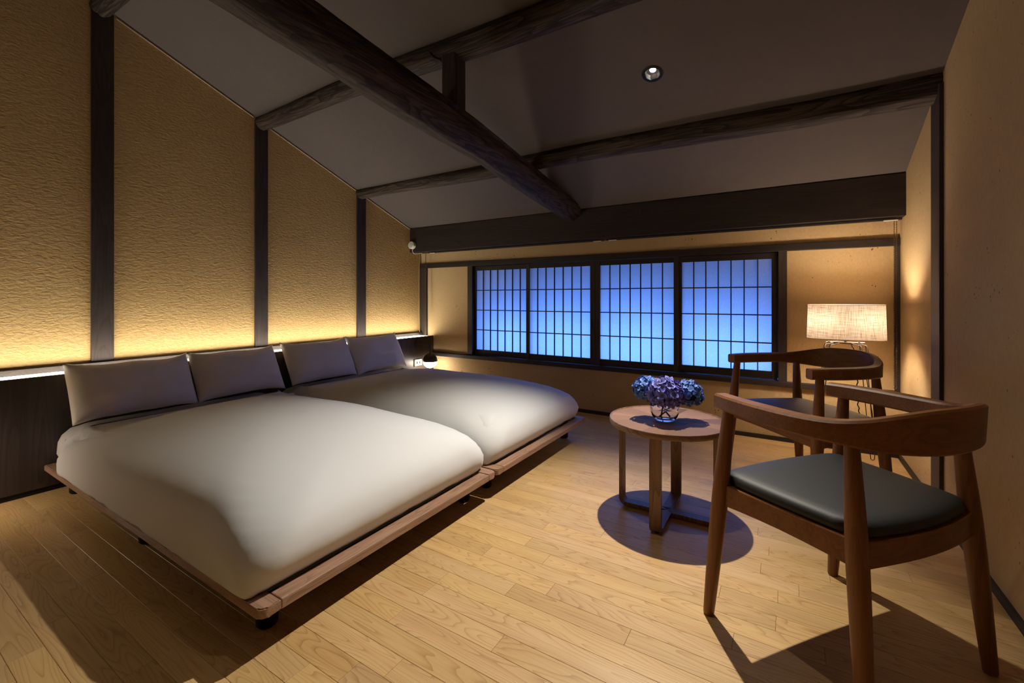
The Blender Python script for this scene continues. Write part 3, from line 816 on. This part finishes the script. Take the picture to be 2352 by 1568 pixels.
# ------------------------------------------------------------------ armchairs
def catmull(P, m=6):
    P = [Vector(p) for p in P]; out = []
    Q = [P[0] * 2 - P[1]] + P + [P[-1] * 2 - P[-2]]
    for i in range(1, len(Q) - 2):
        for k in range(m):
            t = k / m
            out.append(0.5 * ((2 * Q[i]) + (Q[i + 1] - Q[i - 1]) * t + (2 * Q[i - 1] - 5 * Q[i] + 4 * Q[i + 1] - Q[i + 2]) * t * t + (-Q[i - 1] + 3 * Q[i] - 3 * Q[i + 1] + Q[i + 2]) * t ** 3))
    out.append(Q[-2]); return out
def armchair(label):
    t = thing('round_armchair', label, 'chair', (0, 0, 0), 0, 'two wooden armchairs with black seats')
    # arm and back rail: x, y, width, z low, z high
    half = [(.258, .226, .044, .675, .7205), (.272, .15, .049, .673, .7215), (.278, .05, .053, .672, .7215), (.272, -.05, .050, .671, .7215),
            (.252, -.128, .042, .668, .7245), (.218, -.184, .033, .663, .736), (.168, -.226, .027, .658, .752), (.100, -.254, .024, .655, .764), (.035, -.266, .023, .654, .767)]
    pos = [(x, y, 0) for x, y, *_ in half] + [(-x, y, 0) for x, y, *_ in half[::-1]]
    att = [(w_, a, b_) for _, _, w_, a, b_ in half] + [(w_, a, b_) for _, _, w_, a, b_ in half[::-1]]
    P = catmull(pos, 5); A = catmull(att, 5); bm = bmesh.new(); rings = []
    for i, p in enumerate(P):
        tg = (P[min(i + 1, len(P) - 1)] - P[max(i - 1, 0)]).normalized(); nn = Vector((tg.y, -tg.x, 0))
        wd, z0, z1 = A[i]; hw = wd / 2; r = min(0.006, hw * 0.45)
        lean = max(0, -p.y - 0.12) * 0.22
        sec = [(-hw + r, z0), (hw - r, z0), (hw, z0 + r), (hw, (z0 + z1) / 2), (hw, z1 - r), (hw - r, z1), (-hw + r, z1), (-hw, z1 - r), (-hw, (z0 + z1) / 2), (-hw, z0 + r)]
        rings.append([bm.verts.new((p.x + nn.x * s, p.y + nn.y * s - lean * (z - 0.70) * 2, z)) for s, z in sec])
    K = 10
    for r0, r1 in zip(rings, rings[1:]):
        for k in range(K): bm.faces.new((r0[k], r0[(k + 1) % K], r1[(k + 1) % K], r1[k]))
    bm.faces.new(rings[0][::-1]); bm.faces.new(rings[-1])
    obj('arm_and_back_rail', bm, M_CHX, t, smooth=True, angle=35)
    def leg(a, b_):
        bm = bmesh.new(); n = 14; a = Vector(a); b_ = Vector(b_); pts = []; rr = []
        for i in range(n + 1):
            f = i / n; pts.append(a.lerp(b_, f))
            z = f
            if z < 0.62: r = 0.0165 + (0.0245 - 0.0165) * sin(min(z / 0.62, 1) * pi / 2)
            else: r = 0.0245 - (0.0245 - 0.0165) * ((z - 0.62) / 0.38) ** 1.2
            if i == 0: r *= 0.88
            rr.append(r)
        pts.insert(1, a.lerp(b_, 0.008)); rr.insert(1, 0.0165)
        tube(bm, pts, rr, 18); obj('leg', bm, M_CHZ, t, smooth=True)
    for s in (1, -1):
        leg((s * .295, .237, 0), (s * .268, .181, .6765)); leg((s * .258, -.211, 0), (s * .226, -.158, .6745))
    def rail(name, pts, z0=0.372, z1=0.439, th=0.020, bulge=None):
        P = [Vector((x, y, 0)) for x, y in pts]; bm = bmesh.new(); rings = []
        for i, p in enumerate(P):
            tg = (P[min(i + 1, len(P) - 1)] - P[max(i - 1, 0)]).normalized(); nn = Vector((tg.y, -tg.x, 0)) * th / 2
            lift = 0.008 * sin(pi * i / (len(P) - 1))
            rings.append([bm.verts.new((p.x + nn.x * s, p.y + nn.y * s, z)) for s, z in ((-1, z0 + lift), (1, z0 + lift), (1, z1 - .003), (.8, z1), (-.8, z1), (-1, z1 - .003))])
        for r0, r1 in zip(rings, rings[1:]):
            for k in range(6): bm.faces.new((r0[k], r0[(k + 1) % 6], r1[(k + 1) % 6], r1[k]))
        bm.faces.new(rings[0][::-1]); bm.faces.new(rings[-1])
        obj(name, bm, M_CHX, t)
    F = (.274, .203); R_ = (.232, -.178)
    rail('front_rail', [(-F[0] + 2 * F[0] * i / 10, F[1] + 0.010 * sin(pi * i / 10)) for i in range(11)])
    rail('back_rail', [(-R_[0] + 2 * R_[0] * i / 14, R_[1] - 0.028 * sin(pi * i / 14)) for i in range(15)])
    for s in (1, -1): rail('side_rail', [(s * (F[0] + (R_[0] - F[0]) * i / 6), F[1] + (R_[1] - F[1]) * i / 6) for i in range(7)])
    # seat cushion
    bm = bmesh.new(); rings = []
    out = []
    NP = 20
    fx, fy, bx, by = .270, .216, .231, -.180
    for i in range(NP): out.append((fx - 2 * fx * i / NP, fy + 0.018 * sin(pi * i / NP)))
    for i in range(NP): out.append((-fx + (fx - bx) * i / NP - 0.006 * sin(pi * i / NP), fy + (by - fy) * i / NP))
    for i in range(NP): out.append((-bx + 2 * bx * i / NP, by - 0.026 * sin(pi * i / NP)))
    for i in range(NP): out.append((bx + (fx - bx) * i / NP + 0.006 * sin(pi * i / NP), by + (fy - by) * i / NP))
    # soften corners
    for _ in range(3): out = [((out[i - 1][0] + out[i][0] * 2 + out[(i + 1) % len(out)][0]) / 4, (out[i - 1][1] + out[i][1] * 2 + out[(i + 1) % len(out)][1]) / 4) for i in range(len(out))]
    def clear(x, y):
        for lx, ly in ((.279, .205), (-.279, .205), (.2375, -.178), (-.2375, -.178)):
            dx, dy = x - lx, y - ly; d = sqrt(dx * dx + dy * dy)
            if d < .0275: x, y = lx + dx / d * .0275, ly + dy / d * .0275
            if abs(x) > abs(lx) - .012 and abs(y - ly) < .03 : x = math.copysign(abs(lx) - .0262, x)
        return x, y
    for sc, z in ((0.93, .4395), (0.985, .4398), (1.000, .4430), (1.006, .4490), (1.004, .4560), (0.990, .4635), (0.962, .4700), (0.915, .4745), (0.83, .4775), (0.68, .4795), (0.45, .481), (0.2, .4815)):
        rings.append([bm.verts.new((*clear(x * sc, (y - .01) * sc + .01), z)) for x, y in out])
    m_ = len(out)
    for r0, r1 in zip(rings, rings[1:]):
        for k in range(m_): bm.faces.new((r0[k], r0[(k + 1) % m_], r1[(k + 1) % m_], r1[k]))
    cv = bm.verts.new((0, .01, .4817))
    for k in range(m_): bm.faces.new((rings[-1][k], rings[-1][(k + 1) % m_], cv))
    bm.faces.new(rings[0][::-1])
    obj('seat_cushion', bm, M_LEA, t, smooth=True, angle=0)
    return t
ch = armchair('nearer wooden armchair with black leather seat, seen from behind at the lower right')
ch.location = (.156, 1.652, 0); ch.rotation_euler = (0, 0, radians(141.86 - 90))
ch2 = copy_tree(ch); ch2.location = (.087, 2.68, 0); ch2.rotation_euler = (0, 0, radians(221.73 - 90))
ch2['label'] = 'farther wooden armchair with black seat, in front of the floor lamp'

# ------------------------------------------------------------------ round side table
TC = (-.480, 2.182)
t = thing('side_table', 'small round walnut side table on crossed bent legs carrying the flowers', 'table', (TC[0], TC[1], 0))
bm = bmesh.new(); lathe(bm, [(0.255, .428), (0.264, .430), (0.267, .436), (0.267, .4535), (0.265, .456), (0.262, .4555), (0.2605, .4525), (0.2585, .4515)], 96, caps=(True, False))
obj('rim', bm, M_TBLX, t, smooth=True)
bm = bmesh.new(); lathe(bm, [(0.2590, .4400), (0.2590, .4515)], 96)
obj('tabletop', bm, M_VENEER, t, smooth=True)
def bent(rot, zoff):
    R_, r, wd, th = 0.225, 0.035, 0.050, 0.018
    pts = [(-R_, 0.4275), (-R_, 0.30), (-R_, 0.15), (-R_, r + zoff)] + [(-R_ + r - r * cos(a), zoff + r - r * sin(a)) for a in [k * pi / 12 for k in range(1, 6)]] + [(-R_ + r, zoff), (0, zoff)]
    pts = pts + [(-x, z) for x, z in pts[:-1][::-1]]
    bm = bmesh.new(); rings = []
    for i, (x, z) in enumerate(pts):
        a = Vector((pts[max(i - 1, 0)][0], pts[max(i - 1, 0)][1])); b_ = Vector((pts[min(i + 1, len(pts) - 1)][0], pts[min(i + 1, len(pts) - 1)][1]))
        d = (b_ - a).normalized(); nn = Vector((-d.y, d.x))
        rings.append([bm.verts.new((x + nn.x * q, s * wd / 2, z + nn.y * q)) for s, q in ((-1, 0), (1, 0), (1, th), (-1, th))])
    for r0, r1 in zip(rings, rings[1:]):
        for k in range(4): bm.faces.new((r0[k], r0[(k + 1) % 4], r1[(k + 1) % 4], r1[k]))
    bm.faces.new(rings[0][::-1]); bm.faces.new(rings[-1])
    es = [e for e in bm.edges if e.calc_length() > 0 and abs(e.verts[0].co.y - e.verts[1].co.y) < 1e-6 and len(e.link_faces) == 2 and e.calc_face_angle(0) > 1.2]
    bmesh.ops.bevel(bm, geom=es, offset=0.0025, segments=2, affect='EDGES')
    obj('bent_leg_frame', bm, M_TBL, t, rot=(0, 0, rot))
bent(0, 0.0045); bent(pi / 2, 0.0045)
for a in range(4):
    bm = bmesh.new(); lathe(bm, [(0.012, 0), (0.012, 0.0045)], 12, (0.19 * cos(a * pi / 2), 0.19 * sin(a * pi / 2), 0)); obj('foot_pad', bm, M_BLACK, t)

# vase
VC = (-.486, 2.165, .4517)
t = thing('glass_vase', 'round clear glass bowl vase with water on the side table', 'vase', VC)
bm = bmesh.new()
outp = [(0.0, 0.0), (0.034, 0.0), (0.044, 0.004), (0.056, 0.018), (0.064, 0.038), (0.067, 0.058), (0.065, 0.078), (0.061, 0.094), (0.060, 0.100)]
inp = [(0.0575, 0.100), (0.0585, 0.094), (0.0625, 0.078), (0.0645, 0.058), (0.0615, 0.040), (0.053, 0.024), (0.042, 0.014), (0.030, 0.011), (0.0, 0.011)]
lathe(bm, outp + inp, 48, caps=(False, False)); obj('glass_bowl', bm, M_GLASS, t, smooth=True, angle=60)
bm = bmesh.new(); lathe(bm, [(0.0, 0.0112), (0.030, 0.0112), (0.042, 0.0142), (0.053, 0.0242), (0.0614, 0.0402), (0.0643, 0.058), (0.0, 0.058)], 48, caps=(False, False))
obj('water', bm, M_WATER, t, smooth=True)

def hydrangea(off, R_, nfl, psize, base, tip, dark, label, seed, stem_to):
    t = thing('hydrangea', label, 'flower', (VC[0] + off[0], VC[1] + off[1], VC[2] + off[2]), 0, 'hydrangea heads in the vase')
    rr = random.Random(seed); bm = bmesh.new(); cl = bm.loops.layers.float_color.new('Col')
    ga = pi * (3 - sqrt(5))
    for i in range(nfl):
        yy = 1 - 1.72 * (i + 0.5) / nfl; ra = sqrt(max(0, 1 - yy * yy)); ph = i * ga + rr.uniform(-.2, .2)
        d = Vector((cos(ph) * ra, sin(ph) * ra, yy)).normalized()
        d = (d + Vector([rr.uniform(-.10, .10) for _ in range(3)])).normalized()
        c = d * R_ * rr.uniform(0.88, 1.05); c.z *= 0.88
        n = (d + Vector([rr.uniform(-.45, .45) for _ in range(3)])).normalized()
        u = n.orthogonal().normalized(); v = n.cross(u); sp = rr.uniform(0, pi / 2)
        hue = rr.random(); col = Vector(base).lerp(Vector(dark), hue * 0.8)
        for q in range(4):
            a = sp + q * pi / 2; du = u * cos(a) + v * sin(a); dv = n.cross(du)
            s = psize * rr.uniform(.8, 1.15); cup = rr.uniform(-.1, .5) * s
            p0 = c; wv = rr.uniform(-.15, .15) * s
            g = [[p0 + dv * -.06 * s, p0 + dv * .06 * s],
                 [p0 + du * .45 * s - dv * .48 * s + n * cup * .2, p0 + du * .5 * s + n * (-.06 * s + cup * .25), p0 + du * .45 * s + dv * .48 * s + n * cup * .3],
                 [p0 + du * .85 * s - dv * .42 * s + n * (cup * .8 + wv), p0 + du * .98 * s + n * (cup * .7), p0 + du * .85 * s + dv * .42 * s + n * (cup * .9 - wv)]]
            V = [[bm.verts.new(x) for x in r_] for r_ in g]
            fs = [(V[0][0], V[1][0], V[1][1]), (V[0][0], V[1][1], V[0][1]), (V[0][1], V[1][1], V[1][2]),
                  (V[1][0], V[2][0], V[2][1], V[1][1]), (V[1][1], V[2][1], V[2][2], V[1][2])]
            lvl = {}
            for L_, r_ in enumerate(V):
                for x in r_: lvl[x] = L_
            for f in fs:
                ff = bm.faces.new(f)
                for lp in ff.loops:
                    k = (0.0, 0.30, 1.0)[lvl[lp.vert]]
                    cc = Vector(col).lerp(Vector(tip), k * 0.75); lp[cl] = (*cc, 1)
    o = obj('flower_head', bm, M_PETAL, t, smooth=True, angle=0)
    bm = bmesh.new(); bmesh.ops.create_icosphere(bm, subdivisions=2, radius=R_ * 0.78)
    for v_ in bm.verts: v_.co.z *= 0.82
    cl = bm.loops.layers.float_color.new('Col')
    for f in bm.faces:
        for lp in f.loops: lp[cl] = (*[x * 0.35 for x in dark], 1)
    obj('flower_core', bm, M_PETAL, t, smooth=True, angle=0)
    bm = bmesh.new(); e = Vector(stem_to) - Vector(off); tube(bm, [(0, 0, -R_ * .3), e * 0.5 + Vector((0, 0, .005)), e], [0.004, 0.0035, 0.0035], 8)
    obj('stem', bm, M_STEM, t, smooth=True)
    return t
BL, PU = (0.13, 0.20, 0.50), (0.20, 0.16, 0.40)
hydrangea((-.078, -.012, .142), 0.066, 170, 0.0130, (0.035, 0.11, 0.46), (0.17, 0.38, 0.92), (0.012, 0.03, 0.18), 'blue hydrangea head on the left side of the vase', 3, (.02, .01, .02))
hydrangea((.012, -.040, .136), 0.078, 120, 0.021, (0.045, 0.038, 0.27), (0.30, 0.31, 0.90), (0.014, 0.012, 0.10), 'large purple hydrangea head in the front middle of the vase', 5, (-.015, .0, .016))
hydrangea((.098, .040, .130), 0.068, 170, 0.0130, (0.032, 0.095, 0.40), (0.15, 0.33, 0.86), (0.010, 0.024, 0.14), 'blue hydrangea head on the right side of the vase', 8, (-.02, -.02, .02))

# ------------------------------------------------------------------ floor lamp with wire stand
t = thing('floor_lamp', 'lit linen-shaded lamp on a thin wire stand in the right corner', 'lamp', (LAMPC[0], LAMPC[1], 0))
bm = bmesh.new(); S = 96
def oval(a, b_, z, n=2.6): return [(a * sel(cos(2 * pi * k / S), n), b_ * sel(sin(2 * pi * k / S), n), z) for k in range(S)]
lo = oval(.197, .105, .7800); hi = oval(.191, .100, .9925); li = oval(.1955, .1035, .7800); hi2 = oval(.1895, .0985, .9925)
rings = [[bm.verts.new(p) for p in r_] for r_ in (lo, hi)]
for k in range(S): bm.faces.new((rings[0][k], rings[0][(k + 1) % S], rings[1][(k + 1) % S], rings[1][k]))
obj('lamp_shade', bm, M_LINEN, t, smooth=True, angle=0)
M_HEM = plain('shade_hem', (0.62, 0.42, 0.26), 0.8)
for (a, b_, z) in ((.1972, .1052, .7815), (.1912, .1002, .991)):
    bm = bmesh.new(); tube(bm, oval(a, b_, z), 0.0020, 6, closed=True); obj('hem', bm, M_HEM, t, smooth=True)
bm = bmesh.new(); tube(bm, [(-.095, 0, .756), (-.04, .002, .760), (.04, -.002, .757), (.095, 0, .760)], [.006, .008, .0085, .006], 10)
for s in (-1, 1): tube(bm, [(s * .075 + .012 * cos(a), .012 * sin(a), .760 + .004 * sin(2 * a)) for a in [k * pi / 6 for k in range(12)]], 0.0028, 6, closed=True)
obj('twisted_bar', bm, M_STEEL, t, smooth=True)
bm = bmesh.new(); tube(bm, [(0, 0, .76), (0, 0, .83)], .008, 10); lathe(bm, [(.013, .83), (.017, .835), (.017, .865), (.014, .87)], 16)
obj('lamp_holder', bm, M_BLACK, t, smooth=True)
bm = bmesh.new()
for sgn in (-1, 1):
    tube(bm, [(0, 0, .80), (sgn * .10, 0, .81), (sgn * .194, 0, .786)], .0018, 6)
obj('shade_carrier', bm, M_STEEL, t, smooth=True)
for sx in (-1, 1):
    for sy in (-1, 1):
        bm = bmesh.new()
        # each leg is one wire bent to a narrow U at the floor
        top1 = Vector((sx * .060, sy * .012, .756)); k1 = Vector((sx * .098, sy * .030, .748)); k2 = Vector((sx * .072, sy * .036, .744))
        ft = Vector((sx * .158, sy * .205, 0.0))
        du = Vector((0.011, 0, 0))
        pts = [top1, k1, k1 + Vector((sx * .006, sy * .008, -.016)), ft + du + Vector((0, 0, .03)), ft + du * .8 + Vector((0, 0, .010)), ft + Vector((0, 0, .0035)), ft - du * .8 + Vector((0, 0, .010)), ft - du + Vector((0, 0, .03)), k2 + Vector((sx * .004, sy * .006, -.016)), k2, top1 + Vector((-sx * .03, 0, 0))]
        tube(bm, pts, .0024, 7); obj('leg', bm, M_STEEL, t, smooth=True)
bm = bmesh.new(); pts = []
for i in range(90):
    f = i / 89
    base = Vector((.030, 0, .76)).lerp(Vector((.085, .03, .30)), min(f * 1.6, 1)) if f < .625 else Vector((.085, .03, .30)).lerp(Vector((.060, .12, .004)), (f - .625) / .375)
    pts.append(base + Vector((.003 * cos(i * 1.3) + .010 * sin(f * 9), .003 * sin(i * 1.3), 0)))
tube(bm, pts, .0030, 6); obj('twisted_cord', bm, M_BLACK, t, smooth=True)

# ------------------------------------------------------------------ recessed ceiling lamps
def downlight(y, label):
    q = AX.to_track_quat('-Z', 'Y')
    t = thing('ceiling_downlight', label, 'lamp', (DX, y, ceil_z(y)), 0, 'recessed ceiling downlights')
    t.rotation_euler = q.to_euler()
    bm = bmesh.new(); lathe(bm, [(0.040, -0.0005), (0.054, -0.0005), (0.055, -0.003), (0.050, -0.005), (0.042, -0.0055), (0.040, -0.003), (0.040, -0.0005)], 40, caps=(False, False))
    obj('trim_ring', bm, M_BLACK, t, smooth=True)
    bm = bmesh.new(); lathe(bm, [(0.0405, -0.003), (0.038, 0.010), (0.033, 0.022), (0.024, 0.026), (0.015, 0.0265)], 40, caps=(False, True))
    obj('reflector', bm, M_CHROME, t, smooth=True)
    bm = bmesh.new(); lathe(bm, [(0.0, 0.0215), (0.010, 0.0225), (0.0165, 0.0262)], 32, caps=(False, False))
    obj('lens', bm, M_LENS, t, smooth=True)
downlight(2.43, 'small bright round downlight recessed in the sloping ceiling')
downlight(1.30, 'second recessed downlight higher up the ceiling, above the top edge of the picture')
downlight(0.17, 'third recessed downlight near the ridge, above the top edge of the picture')
